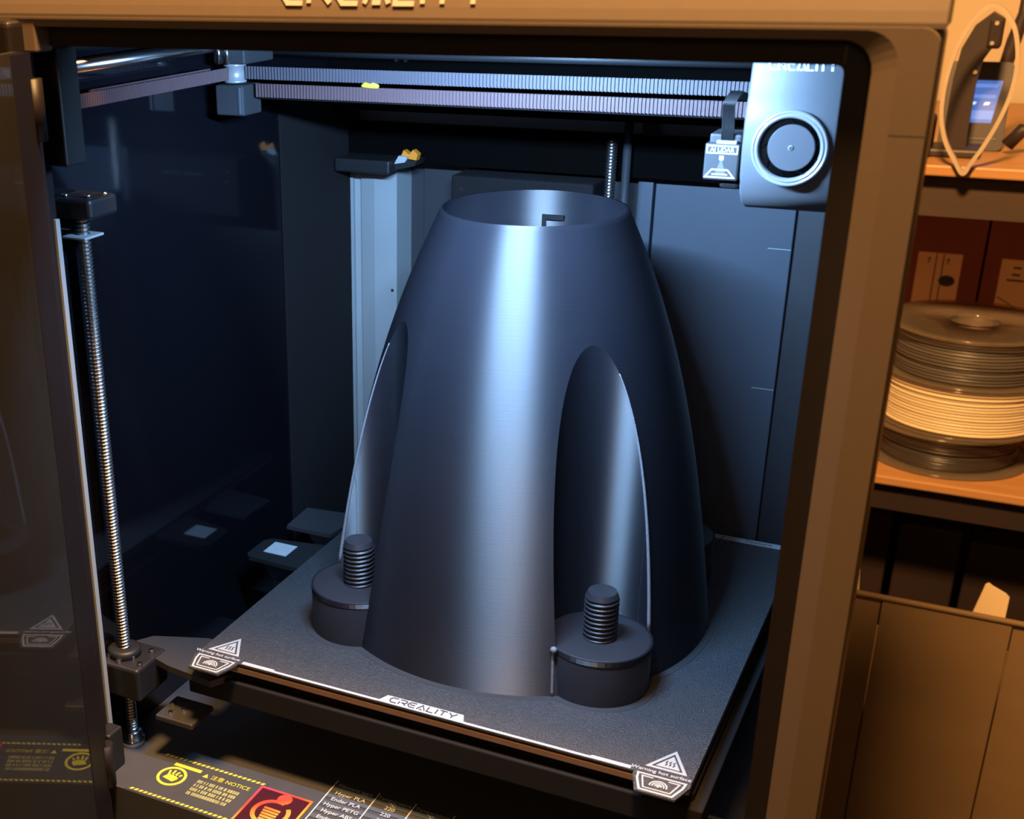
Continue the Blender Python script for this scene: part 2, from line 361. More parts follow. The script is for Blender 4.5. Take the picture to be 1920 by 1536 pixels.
# rear right upright beside the screw
MB().box(.0085, .0190, .196, .2062, -.07, .2950).build('rear_rail', 'panel', P)
# black rear beam of the motion system and rear fan box
MB().rbox(-.2150, .1865, .178, .200, .2462, .2725, .001).build('rear_beam', 'pit', P)
fb = MB().rbox(-.1230, -.0150, .165, .2055, .196, .2425, .002).build('fan_housing', 'deep', P)
for x in (-.0900, -.0680): MB().box(x, x+.018, .1642, .1652, .2285, .2302).build('vent_slot', 'darkgrey', fb)
for x, z in ((-.114, .2330), (-.113, .2250), (-.026, .2350)): MB().cyl((x, .1638, z), .0015, .0015, 12, 'y').build('screw_head', 'steel', fb)
# lit rear panel between belts and beam, the light put into a pale colour
ur = MB(); ur.box(-.215, .1865, .1995, .2045, .2735, .2860); ur.build('rear_strip', 'steel_post', P)
MB().rbox(-.2150, .1865, .150, .200, .2875, .3500, .002).build('rear_crossbar', 'pit', P)
# top inner cross rail just behind the front
MB().rbox(-.2150, .1865, .10, .125, .3565, .362, .001).build('top_rail', 'darkgrey', P)
# front left upright with its dark block and thin pale edge strip
fp = MB().rbox(-.2150, -.1900, -.1865, -.170, .2985, .3575, .0010).build('front_post', 'black', P)
MB().box(-.2150, -.2062, -.1945, -.1800, -.078, .2985).build('front_upright', 'deep', P)
MB().rbox(-.2062, -.2042, -.1835, -.1800, -.0660, .2695, .0003).build('edge_strip', 'steel_post', P, 'thin pale metal edge strip')
MB().rbox(-.2060, -.1950, -.196, -.182, -.0785, -.050, .0015).build('corner_foot', 'black', P)
# --- lead screws
scr = screw_mesh('lead_screw', .0041, .0031, .0022, 0, .345, 'screw', 16, 6)
SX, SY = -.2045, -.1610
s1 = shared('lead_screw', scr, (SX, SY, -.072), P); s1['label'] = 'threaded steel lead screw'
MB().lathe([(.0078, -.0785), (.0078, -.074), (.0062, -.0735), (.0062, -.069), (.0045, -.068)], (SX, SY, 0), 20, 'z', True, True).build('collar', 'steel', P)
# upper bearing clamp
ub = MB().rbox(-.2150, -.1890, -.1730, -.1480, .2680, .2790, .002).build('screw_clamp', 'black', P)
for x, y, z in ((-.2080, -.1690, .2790), (-.1950, -.1660, .2790), (-.1905, -.1570, .2790)): MB().cyl((x, y, z), .0018, .0018, 12).build('screw_head', 'steel', ub)
MB().rbox(-.2125, -.1965, -.1700, -.1530, .2560, .2575, .0005).build('washer_plate', 'steel_post', P)
s2 = shared('lead_screw', scr, (-.0035, .1650, -.072), P)
MB().tube([(.0055, .172, -.07), (.0055, .172, .285)], .003, 10).build('guide_rod', 'darkgrey', P)
# left Y rod and its mirror partner
for x in (-.2010,): MB().tube([(x, -.185, .3455), (x, .15, .3455)], .0035, 14).build('linear_rod', 'steel', P)
# --- belts with teeth
def belt(p0, p1, z0, z1, axis, m, teeth_side):
    mb = MB(); L = abs(p1[0]-p0[0]) if axis == 'x' else abs(p1[1]-p0[1]); n = int(L/.0021)
    if axis == 'x':
        mb.box(p0[0], p1[0], p0[1], p0[1]+.0012, z0, z1)
        for i in range(n):
            x = p0[0]+i*.0021; mb.prism([(x, 0), (x+.0004, -.0009), (x+.0010, -.0009), (x+.0014, 0)], lambda u, v, d, y=p0[1]: (u, y+v, z0-.0002+d), z1-z0+.0004)
    else:
        mb.box(p0[0], p0[0]+.0012, p0[1], p1[1], z0, z1)
        for i in range(n):
            y = p0[1]+i*.0021; mb.prism([(0, y), (.0009, y+.0004), (.0009, y+.0010), (0, y+.0014)], lambda u, v, d, x=p0[0]: (x+.0012+u, v, z0-.0002+d), z1-z0+.0004)
    return mb.build('drive_belt', m, P)
b_hi = belt((-.1880, -.0170), (.150, -.0170), .3263, .3334, 'x', 'belt', 1); b_hi['label'] = 'toothed grey-lilac upper belt'
b_lo = belt((-.1770, -.0165), (.150, -.0165), .3158, .3234, 'x', 'belt2', 1); b_lo['label'] = 'toothed pinkish lower belt'
belt((-.1925, -.1850), (-.1925, -.0240), .3262, .3330, 'y', 'belt2', 1)
belt((-.2005, -.1500), (-.2005, -.0320), .3275, .3330, 'y', 'belt2', 1)
MB().rbox(-.2000, .160, -.0130, .0080, .3140, .3210, .001).build('gantry_bar', 'deep', P)
MB().tube([(-.19, .012, .340), (.16, .012, .340)], .003, 12).build('gantry_rod', 'black', P)
# idler pulley and its block
ip = MB().lathe([(.0068, .3240), (.0072, .3250), (.0062, .3256), (.0060, .3335), (.0072, .3340), (.0070, .3350), (.0015, .3352)], (-.1905, -.0180, 0), 28, 'z', True, True).build('idler_pulley', 'silver_rim', P, 'bright steel idler pulley')
ib = MB().rbox(-.2000, -.1800, -.0270, -.0050, .3050, .3230, .0012).build('idler_block', 'darkgrey', P)
MB().rbox(-.1835, -.1815, -.0276, -.0268, .3060, .3220, .0004).build('block_edge', 'panel', ib)
MB().rbox(-.2010, -.1790, -.0250, .0100, .3352, .3440, .001).build('carriage_top', 'darkgrey', P)
for x, y in ((-.1960, -.0270), (-.1895, -.0280)): MB().tube([(x, y, .3352), (x, y, .3480)], .0012, 8).build('pin', 'steel', P)
# motor bracket screws at the back, above the upper belt
for x in (-.1080, -.1015): MB().tube([(x, .04, .333), (x, .04, .3450)], .0016, 10).build('pin', 'steel', P)
# --- nozzle wiper on the rear left
nw = MB().rbox(-.2120, -.1660, .150, .178, .2420, .2520, .0015).build('nozzle_wiper', 'black', P)
mbw = MB(); mbw.prism([(-.1660, .2440), (-.1500, .2480), (-.1480, .2520), (-.1560, .2530), (-.1660, .2520)], lambda u, v, d: (u, .160+d, v), .015); mbw.build('wiper_arm', 'black', nw)
MB().prism([(-.1655, .2490), (-.1570, .2505), (-.1545, .2545), (-.1620, .2550)], lambda u, v, d: (u, .1575+d, v), .006).build('white_pad', 'white', nw, 'white wiper pad')
MB().prism([(-.1610, .2545), (-.1540, .2520), (-.1490, .2515), (-.1475, .2565), (-.1515, .2595), (-.1545, .2560), (-.1590, .2590)], lambda u, v, d: (u, .160+d, v), .006).build('silicone_tip', 'orange', nw, 'orange silicone wiper tip')
# --- toolhead
TY = -.0725
th = MB(); prof = [(TY+.050, .366), (TY-.0010, .366), (TY-.0005, .3480), (TY-.0030, .3330), (TY-.0050, .3280), (TY-.0055, .3200), (TY-.0050, .3080), (TY-.0035, .2965), (TY+.0003, .2875), (TY+.0060, .2815), (TY+.014, .2785), (TY+.050, .2780)]
X0, X1, NB = .1292, .1742, 4
vs = []; fs = []
cols = [(X0, .0016), (X0+.0004, .0006), (X0+.0014, 0), (X1-.0014, 0), (X1-.0004, .0006), (X1, .0016)]
for x, ins in cols:
    for k, (y, z) in enumerate(prof): vs.append((x, min(y+ins, TY+.05), z+(ins if k >= 9 else 0)))
n = len(prof)
for c in range(len(cols)-1):
    for k in range(n-1): fs.append((c*n+k, (c+1)*n+k, (c+1)*n+k+1, c*n+k+1))
fs += [tuple(range(n)), tuple((len(cols)-1)*n+k for k in range(n))[::-1]]
th.add(vs, fs, True); TH = th.build('toolhead', 'silver', P, 'silver toolhead cover with round fan')
FX, FZ, FY = .1514, .3108, TY-.0052
MB().lathe([(.0136, -.0006), (.0140, -.0016), (.0146, -.0024), (.0155, -.0024), (.0158, -.0016), (.0161, -.0022), (.0170, -.0024), (.0175, -.0014), (.0177, .004)], (FX, FY, FZ), 56, 'y').build('fan_ring', 'silver_rim', TH)
MB().lathe([(.0143, .0010), (.0143, -.0006), (0.0001, -.0006)], (FX, FY, FZ), 48, 'y').build('fan_well_shade', 'pit', TH)  # flat black disc, its colour stands in for the shade of a deep well
hb = MB().lathe([(.0107, -.0006), (.0107, -.0017), (.0104, -.0020)], (FX+.0008, FY, FZ+.0004), 44, 'y', True, True).build('fan_hub', 'hub', TH)
MB().lathe([(.0010, 0), (.0013, -.0004), (.0009, -.0007)], (FX+.0008, FY-.0017, FZ+.0004), 14, 'y').build('hub_dimple', 'steel_post', TH)
for k in range(9):
    a = 2*PI*k/9; a2 = a+.32
    MB().prism([(FX+.0008+r*math.cos(q), FZ+.0004+r*math.sin(q)) for r, q in ((.0106, a), (.0138, a2), (.0138, a2+.10), (.0106, a+.12))], lambda u, v, d: (u, FY-.0007-d, v), .0003).build('fan_blade', 'pit', TH)
wm = wordmark(.0295, .0062, lambda u, v, d: (.1522+u, TY-.0008-d, .3482+v), .0002, .0011); wm.build('lettering', 'white_text', TH)
# lidar module, with printed marks and a ribbon cable
LY = -.0760
LD = MB().rbox(.1118, .1284, LY, LY+.022, .2936, .3110, .0009).build('lidar_module', 'darkgrey', P, 'small grey sensor box lettered AI LiDAR')
MB().rbox(.1128, .1280, LY+.004, LY+.022, .3100, .3150, .001).build('module_cap', 'darkgrey', LD)
fnL = front(LY, .1201, .3023)
MB().ribbon([(-.0072, .0042), (.0072, .0042), (.0072, .0076), (-.0072, .0076)], .0005, fnL, .0002, True).build('printed_frame', 'white_text', LD)
text('AI LiDAR', .0029, lambda u, v, d: fnL(u, v+.0058, d), .0002).build('lettering', 'white_text', LD)
icon = MB(); icon.prism([(-.0010, .0010), (.0010, .0010), (.0010, .0030), (-.0010, .0030)], fnL, .0002)
icon.ribbon([(-.0072, -.0072), (.0066, -.0072), (.0034, -.0036), (-.0042, -.0036)], .0006, fnL, .0002, True)
icon.ribbon([(-.0040, -.0058), (.0034, -.0058)], .0005, fnL, .0002)
icon.build('printed_icon', 'white_text', LD)
MB().prism([(-.0004, .0010), (.0004, .0010), (.0024, -.0054), (-.0026, -.0054)], fnL, .00015).build('printed_beam', 'silver', LD)
MB().box(.1170, .1262, LY+.0004, LY+.006, .3110, .3122).build('cable_socket', 'white', LD)
pts = [(LY+.0035, .3115), (LY+.0030, .3180), (LY+.0010, .3240), (LY-.0010, .3290), (LY+.0000, .3325), (LY+.0030, .3350), (LY+.0080, .3345), (LY+.0130, .3320)]
rc = MB()
for q in range(8):
    xo = .1186+q*.00075
    rc.tube([(xo+max(0, i-3)*.0012, y, z-max(0, i-5)*.001) for i, (y, z) in enumerate(pts)], .00042, 6)
rc.build('ribbon_cable', 'black', LD, 'black ribbon cable arching to the toolhead')
MB().rbox(.1190, .1290, LY+.004, LY+.02, .2890, .2936, .002).build('lens_hood', 'deep', LD)
# --- heated bed with carriage
hbed = MB().rbox(-.1520, .1520, -.1550, .1520, -.0070, -.0028, .0006).build('heated_bed', 'warm_lit_metal', P, 'grey metal bed slab with warm light painted into its edge')
MB().rbox(-.1535, .1535, -.1490, .1535, -.0350, -.0090, .001).build('bed_tray', 'deep', hbed)
MB().box(-.1510, .1510, -.1520, .1510, -.0028, -.0012).build('magnet_sheet', 'deep', hbed)
MB().rbox(-.1600, .1600, -.1560, .1560, -.0300, -.0140, .001).build('tray_flange', 'deep', hbed)
tb_ = MB(); tb_.prism([(-.1535, -.0240), (-.1535, .0170), (-.1950, .0100), (-.1995, .0050), (-.1995, -.0190), (-.1960, -.0225), (-.1610, -.0245)], lambda u, v, d: (u, v, -.0050+d), .003)
ct = tb_.build('marker_tab', 'black', hbed)
MB().box(-.1900, -.1715, -.0118, .0056, -.0020, -.0016).build('calibration_border', 'white', hbed, 'white calibration square')
MB().prism([(-.1970, .0345), (-.1600, .0345), (-.1535, .075), (-.1990, .0700)], lambda u, v, d: (u, v, -.0050+d), .003).build('side_tab', 'darkgrey', hbed)
# arm from the left screw to the bed
MB().prism([(-.2120, -.1480), (-.2020, -.1330), (-.1680, -.1200), (-.1500, -.1200), (-.1300, -.1500), (-.1380, -.1640), (-.1720, -.1600)], lambda u, v, d: (u, v, -.0165+d), .0045).build('bed_arm', 'darkgrey', hbed)
cr = MB(); cr.rbox(-.2150, -.1840, -.1760, -.1440, -.0340, -.0110, .002); cr.build('bed_carriage', 'black', P)
crr = bpy.data.objects['bed_carriage']
MB().lathe([(.0105, -.0115), (.0105, -.0065), (.0085, -.0055), (.0045, -.0055)], (SX, SY, 0), 24, 'z', True, True).build('screw_nut', 'black', crr)
for x, y, z in ((-.2110, -.1690, -.011), (-.1960, -.1640, -.011), (-.1900, -.1520, -.011), (-.2030, -.1500, -.011), (-.1870, -.1690, -.011), (-.2010, -.1720, -.011)): MB().cyl((x, y, z), .0017, .0022, 12).build('screw_head', 'steel', crr)
MB().rbox(-.1780, -.1500, -.1700, -.1450, -.0480, -.0440, .001).build('lower_bracket', 'darkgrey', P)
for x, y in ((-.1700, -.1640), (-.1640, -.1580), (-.1745, -.155)): MB().cyl((x, y, -.0440), .0015, .0014, 10).build('screw_head', 'steel', P)
# --- LED bar under the front beam
MB().rbox(-.045, .065, -.187, -.176, .3590, .3640, .001).build('led_bar', 'ledwhite', P)
# --- floor stickers
ZF = -.0783
lab = MB(); fnF = flat(ZF)
NL = lab.prism([(-.1800, -.2045), (-.1010, -.2045), (-.1010, -.1610), (-.1800, -.1610)], fnF, .0002).build('notice_label', 'floor', fl)
hzm = MB().prism([(0, 0), (.0020, 0), (.0031, .0019), (.0011, .0019)], flat(0), .0004).mesh('hazard_stripe', 'yellow')
for k in range(22):
    for y in (-.1640, -.2035): shared('hazard_stripe', hzm, (-.1770+k*.0034, y, ZF), fl)
ic = MB(); c0 = (-.1600, -.1815)
ic.ribbon(circ(.0088, 32, c0), .0019, fnF, .0005, True)
ic.prism([(-.1655, -.1710), (-.1455, -.1710), (-.1455, -.1682), (-.1655, -.1682)], fnF, .0005)
ic.prism([(c0[0]-.0050, c0[1]-.0030), (c0[0]+.0030, c0[1]-.0048), (c0[0]+.0050, c0[1]-.0015), (c0[0]+.0042, c0[1]+.0020), (c0[0]-.0030, c0[1]+.0015)], fnF, .0005)
for a, b in (((-.003, .001), (-.0040, .0050)), ((-.0008, .001), (-.0008, .0062)), ((.0014, .001), (.0026, .0055)), ((.0034, .0005), (.0056, .0036))):
    ic.ribbon([(c0[0]+a[0], c0[1]+a[1]), (c0[0]+b[0], c0[1]+b[1])], .0014, fnF, .0005)
ic.build('warning_icon', 'yellow', fl, 'yellow round hand-warning icon')
nt_ = MB(); nt_.prism([(-.1425, -.1735), (-.1385, -.1735), (-.1405, -.1698)], fnF, .0005); nt_.build('warning_triangle', 'yellow', fl)
text('注意 NOTICE', .0048, lambda u, v, d: fnF(u-.1370, v-.1718, d), .0005, 'LEFT').build('notice_heading', 'yellow', fl)
sm = MB()
for r in range(4):
    x = -.1425
    while x < -.1130:
        wd = random.uniform(.0007, .0016); sm.prism([(x, -.1785-r*.0042-.0015), (x+wd, -.1785-r*.0042-.0015), (x+wd, -.1785-r*.0042+.0015), (x, -.1785-r*.0042+.0015)], fnF, .0004); x += wd+random.choice((.0004, .0004, .0012))
sm.build('small_print', 'olive', fl)
# red foil sticker
HS = MB().prism([(-.1030, -.2040), (-.0680, -.2040), (-.0680, -.1655), (-.1030, -.1655)], fnF, .0003).build('foil_sticker', 'holo_dark', fl, 'red and orange holographic sticker')
hf = MB(); hf.ribbon([(-.1030, -.2040), (-.0680, -.2040), (-.0680, -.1655), (-.1030, -.1655)], .0016, fnF, .0006, True)
ce = (-.0855, -.1855)
hf.ribbon(circ(.0110, 30, ce, 70, 400), .0028, fnF, .0006)
hf.prism(circ(.0048, 20, (-.0838, -.1710)), fnF, .0007)
for k in range(5): hf.prism([(ce[0]-.0060+k*.0004, ce[1]+.004-k*.0026), (ce[0]+.0052, ce[1]+.0036-k*.0026), (ce[0]+.0052, ce[1]+.0018-k*.0026), (ce[0]-.0060+k*.0004, ce[1]+.0022-k*.0026)], fnF, .0006)
hf.build('foil_print', 'holo', fl)
# filament table
tbx = [-.0640, -.0350, -.0105, .0150]
tm = MB()
for r in range(6): tm.prism([(-.0640, -.1490-r*.0072), (.0350, -.1490-r*.0072), (.0350, -.1450-r*.0072), (-.0640, -.1450-r*.0072)], fnF, .0003)
tm.build('table_bands', 'table_blue', fl)
for x in tbx: MB().prism([(x, -.1930), (x+.0007, -.1930), (x+.0007, -.1390), (x, -.1390)], fnF, .0005).build('table_rule', 'white_text', fl)
def ft(s, x, y, size): text(s, size, lambda u, v, d: fnF(u+x, v+y, d), .0005).build('table_lettering', 'white_text', fl)
ft('Filament type', -.0492, -.1432, .0044); ft('Temperature', -.0225, -.1432, .0042); ft('\u2103', -.0225, -.1468, .0040); ft('Temperature', .0025, -.1432, .0042); ft('\u2103', .0025, -.1468, .0040); ft('Speed', .0230, -.1432, .0042)
for k, (a, b) in enumerate((('Hyper PLA', '220'), ('Ender PLA', '220'), ('Hyper PETG', '250'), ('Hyper ABS', '260'), ('Ender ABS', '260'), ('Hyper TPU', '230'))):
    y = -.1508-k*.0062; ft(a, -.0492, y, .0046); ft(b, -.0225, y, .0044); ft('60', .0025, y, .0044)
text('K1 Series 3D Printer Filament', .0040, lambda u, v, d: fnF(u+.020, v-.1290, d), .0004).build('table_title', 'hub', fl)
# right floor edge, its highlight painted as a pale strip
MB().box(.1200, .1865, -.0730, -.0715, -.0785, -.0772).build('floor_edge_highlight', 'steel_post', fl)
# --- open glass door, swung towards the viewer on its left hinge
HX, HY, ang = -.1865, -.2100, math.radians(-78)
dd = Vector((math.cos(ang), math.sin(ang), 0)); nn = Vector((-dd.y, dd.x, 0))
def dfn(u, v, d): p = Vector((HX, HY, 0))+dd*u+nn*d; return (p.x, p.y, v)
DR = MB().prism(rrect(0, .385, -.115, .3585, .012), lambda u, v, d: dfn(u, v, d-.004), .004).build('glass_door', 'doorglass', P, 'smoked glass door swung open')
dbm = MB()
dbm.prism([(0.001, -.114), (.020, -.114), (.020, .3575), (0.001, .3575)], lambda u, v, d: dfn(u, v, d), .0004)
dbm.build('hinge_border', 'bezel', DR)
for z in (.315, -.075): MB().cyl((HX-.001, HY+.001, z), .0045, .030, 18).build('hinge_pin', 'bezel', DR)

# ================================================================== removable build plate
BP = thing('build_plate', 'dark textured build plate with white printed front edge under the print', 'build plate', (0, 0, -.0012))
pl = rrect(-.1525, .1525, -.1552, .1530, .003, 3)
MB().prism(pl, flat(-.0011), .0011).build('sheet', 'plate', BP)
for s in (-1, 1):
    cx, cy = s*.1376, -.1550; f_ = flat(0, cx, cy)
    tabp = [(-.0150, .0010), (-.0150, -.0030), (-.0105, -.0165), (.0105, -.0165), (.0150, -.0030), (.0150, .0010)]
    st = MB().prism(tabp, flat(-.0011, cx, cy), .0012).build('warning_tab', 'plate', BP)
    m_ = MB(); m_.ribbon([(-.0095, .0072), (.0100, .0072), (.0010, .0245)], .0016, f_, .0003, True); m_.prism([(-.0060, .0090), (.0068, .0090), (.0010, .0205)], f_, .0003); m_.build('heat_triangle', 'white', st)
    wv = MB()
    for q in (-.0014, .0006, .0026): wv.ribbon([(q, .0108), (q+.0007, .0122), (q-.0002, .0136), (q+.0006, .0150)], .0006, f_, .0005)
    wv.build('heat_waves', 'dark_text', st)
    text('Warning hot surface', .0038, lambda u, v, d: f_(u-.0015, v+.0030, d), .0004).build('warning_lettering', 'white_text', st)
    m2 = MB(); m2.ribbon([(-.0125, -.0010), (.0125, -.0010), (.0118, -.0060), (.0085, -.0148), (-.0085, -.0148), (-.0118, -.0060)], .0012, f_, .0004, True)
    m2.ribbon([(-.0040, -.0030), (-.0098, -.0030), (-.0070, -.0125), (.0070, -.0125), (.0098, -.0030), (.0040, -.0030)], .0008, f_, .0004)
    for r in (.0016, .0030, .0044): m2.ribbon(circ(r, 14, (0, -.0090), -10, 190), .0008, f_, .0004)
    m2.prism(circ(.0009, 10, (0, -.0090)), f_, .0004); m2.build('pad_emblem', 'white', st)
MB().prism([(-.1180, -.1549), (.1180, -.1549), (.1180, -.1530), (-.1180, -.1530)], flat(0), .0002).build('edge_line', 'white', BP)
for s in (-1, 1): MB().prism([(s*.1205, -.1548), (s*.0985, -.1548), (s*.0985, -.1520), (s*.1205, -.1520)][::s], flat(0), .0003).build('edge_bar', 'white', BP)
bl = MB().prism([(-.0285, -.1549), (.0255, -.1549), (.0225, -.1470), (-.0250, -.1470)], flat(0), .0003).build('brand_panel', 'white', BP)
wordmark(.0410, .0046, flat(0, -.0012, -.1508), .0006, .00062).build('lettering', 'dark_text', bl)
rs = MB().prism([(.0880, .1462), (.1500, .1462), (.1500, .1528), (.0850, .1528)], flat(0), .0003).build('rear_strip', 'white', BP)
MB().prism([(.1010, .1462), (.1016, .1462), (.1030, .1528), (.1024, .1528)], flat(0), .0006).build('strip_notch', 'dark_text', rs)
text('Texture', .0058, flat(0, .1270, .1493), .0005).build('lettering', 'dark_text', rs)

# ================================================================== the print
H = .258; RS, DC, ZB = .0302, .1106, .0300
def R(z): u = z/H; return .1225-.0357*u-.0038*u*u-.0285*u**3
PR = thing('printed_cone', 'black printed ogive cone with bolt recesses standing on the build plate', '3D print', (0, 0, 0))
# z rows: dense near the recess apex
za = None; lo, hi = 0, H
for _ in range(60):
    mid = (lo+hi)/2
    if R(mid) > DC-RS: lo = mid
    else: hi = mid
za = lo
rows = [ZB+(za-ZB)*(1-(1-k/60)**2) for k in range(61)]
def edge_ang(z):
    r = R(z); c = (r*r+DC*DC-RS*RS)/(2*r*DC); return math.acos(min(1, max(-1, c)))
shell = MB()
AZ = [math.radians(45+90*k) for k in range(4)]
NO = 40
for k in range(4):                       # outer bands between recesses
    vs = []; fs = []
    for z in rows:
        e = edge_ang(z); a0 = AZ[k]+e; a1 = AZ[k]+PI/2-e; r = R(z)
        vs += [(r*math.cos(a0+(a1-a0)*i/NO), r*math.sin(a0+(a1-a0)*i/NO), z) for i in range(NO+1)]
    for j in range(len(rows)-1):
        for i in range(NO): b = j*(NO+1)+i; fs.append((b, b+1, b+NO+2, b+NO+1))
    shell.add(vs, fs, True)
NS = 28; edges = {}
for k in range(4):                       # recess walls
    vs = []; fs = []; cx, cy = DC*math.cos(AZ[k]), DC*math.sin(AZ[k]); eL = []; eR = []
    for z in rows:
        e = edge_ang(z); r = R(z)
        px, py = r*math.cos(AZ[k]+e)-cx, r*math.sin(AZ[k]+e)-cy
        b = math.atan2(py, px); inward = AZ[k]+PI; h = ((b-inward+PI) % (2*PI))-PI; h = abs(h)
        if z >= rows[-1]-1e-9: h = 0
        row = [(cx+RS*math.cos(inward+h*(2*i/NS-1)), cy+RS*math.sin(inward+h*(2*i/NS-1)), z) for i in range(NS+1)]
        vs += row; eL.append(row[0]); eR.append(row[-1])
    edges[k] = (eL, eR)
    for j in range(len(rows)-1):
        for i in range(NS): b = j*(NS+1)+i; fs.append((b, b+1, b+NS+2, b+NS+1))
    shell.add(vs, fs, True)
up = [za+(H-za)*k/24 for k in range(25)]
shell.lathe([(R(z), z) for z in up]+[(R(H)-.0012, H)], n=192)
shell.lathe([(R(ZB*k/8), ZB*k/8) for k in range(9)], n=192)
for a in AZ: shell.prism(circ(RS+.0003, 48, (DC*math.cos(a), DC*math.sin(a))), flat(ZB-.003), .003)
shell.build('shell', 'printed', PR)
inn = MB(); inn.lathe([(R(H)-.0012, H), (R(H)-.0005, H-.0175), (R(H)-.0020, H-.0175), (R(H)+.0035, H-.045), (R(H)+.012, H-.08)], n=128)
inn.build('inner_wall', 'printed', PR)
for a in (96,):
    a = math.radians(a); rr = R(H)-.0020
    def nf(u, v, d, a=a, rr=rr): q = a+u/rr; return ((rr-d)*math.cos(q), (rr-d)*math.sin(q), v)
    nm = MB(); nm.prism([(-.0070, H-.0145), (.0070, H-.0145), (.0070, H-.0175), (-.0070, H-.0175)], nf, .0016)
    nm.prism([(.0045, H-.0150), (.0070, H-.0150), (.0070, H-.0400), (.0045, H-.0400)], nf, .0016); nm.build('key_slot', 'deep', PR)
# bosses and bolts
bo = MB(); bo.lathe([(RS, 0), (RS, ZB-.0015), (RS-.0004, ZB-.0004), (RS-.0016, ZB), (.0001, ZB)], n=64); bme = bo.mesh('boss', 'printed_flat')
bolt = screw_mesh('bolt', .0100, .0090, .0029, 0, .0298, 'printed_flat', 36, 8, .004)
for a in AZ:
    c = (DC*math.cos(a), DC*math.sin(a)); shared('boss', bme, (c[0], c[1], .0002), PR); shared('bolt', bolt, (c[0], c[1], ZB), PR)
# pale seam lines along two recess edges and down one boss joint
def seam(pts, r, nm='layer_seam'): MB().tube(pts, r, 6).build(nm, 'seam', PR)
def nearest_edge(k, right): return [p for p in edges[k][1 if right else 0]]
for k, side in ((3, 0), (3, 1), (2, 0), (2, 1)): pass
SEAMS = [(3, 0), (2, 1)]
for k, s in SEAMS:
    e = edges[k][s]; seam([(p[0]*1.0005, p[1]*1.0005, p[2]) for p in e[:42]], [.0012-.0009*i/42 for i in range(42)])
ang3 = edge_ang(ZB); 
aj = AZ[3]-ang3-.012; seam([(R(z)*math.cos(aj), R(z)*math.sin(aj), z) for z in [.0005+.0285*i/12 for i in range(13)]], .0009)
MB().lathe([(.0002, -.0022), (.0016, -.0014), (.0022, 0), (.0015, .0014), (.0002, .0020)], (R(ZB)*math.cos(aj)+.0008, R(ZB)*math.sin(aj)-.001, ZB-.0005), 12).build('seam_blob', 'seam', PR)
# brim outline on the plate
def brim_r(a, off):
    r = R(0)+off
    for b in AZ:
        d = ((a-b+PI) % (2*PI))-PI
        if abs(d) < math.asin((RS+off)/DC): r = max(r, DC*math.cos(d)+math.sqrt(max(0, (RS+off)**2-(DC*math.sin(d))**2)))
    return r
NB_ = 360; bm_ = MB(); vs = []; fs = []
for q in range(NB_):
    a = 2*PI*q/NB_
    for rr, z in ((brim_r(a, -.002), .0003), (brim_r(a, .0042), .0003), (brim_r(a, .0044), .0)): vs.append((rr*math.cos(a), rr*math.sin(a), z))
for q in range(NB_):
    p = (q+1) % NB_; fs += [(q*3, q*3+1, p*3+1, p*3), (q*3+1, q*3+2, p*3+2, p*3+1)]
bm_.add(vs, fs, False); bm_.build('brim', 'brim', PR)

# yellow-green filament scrap lying on the lower belt
sc = MB().tube([(-.1035, -.0170, .3243), (-.1010, -.0172, .3252), (-.0985, -.0168, .3246), (-.0955, -.0172, .3250), (-.0925, -.0170, .3243)], [.0010, .0017, .0014, .0018, .0009], 8).build('filament_scrap', 'scrap')
tag(sc, 'bright yellow-green filament scrap lying on the pink belt', 'scrap')

# ================================================================== shelf unit behind on the right
SH = thing('shelf_unit', 'orange wooden shelf unit with dark aprons behind the printer', 'shelf', (.55, 1.08, -.85))
MB().rbox(-.25, 1.35, .880, 1.49, .1440, .1560, .002).build('shelf_board', 'wood', SH)
MB().rbox(-.25, 1.35, .882, 1.49, -.2330, -.2215, .002).build('shelf_board', 'wood', SH)
MB().rbox(-.25, 1.35, .880, 1.49, -.70, -.685, .002).build('shelf_board', 'wood', SH)
MB().box(-.245, 1.345, .90, .915, .0960, .1440).build('apron', 'darkwood', SH)
MB().box(-.245, 1.345, .895, .91, -.2700, -.2330).build('apron', 'shelfblack', SH)
MB().box(-.25, 1.35, 1.482, 1.495, -.85, .1440).build('back_board', 'shelfblack', SH)
for x in (-.25, 1.33): MB().box(x, x+.02, .90, 1.48, -.85, .1440).build('side_board', 'darkwood', SH)
# dark boxes on the bottom bay
for i, (x0, x1) in enumerate(((.02, .172), (.182, .258), (.268, .46))):
    tag(MB().rbox(x0, x1, 1.00, 1.22, -.6846, -.32-.01*i, .003).build('storage_box', 'shelfblack'), ('tall black storage box left behind the brown carton', 'narrow black storage box at middle behind the brown carton', 'wide black storage box right behind the brown carton')[i], 'box', 'dark boxes in the bottom bay')

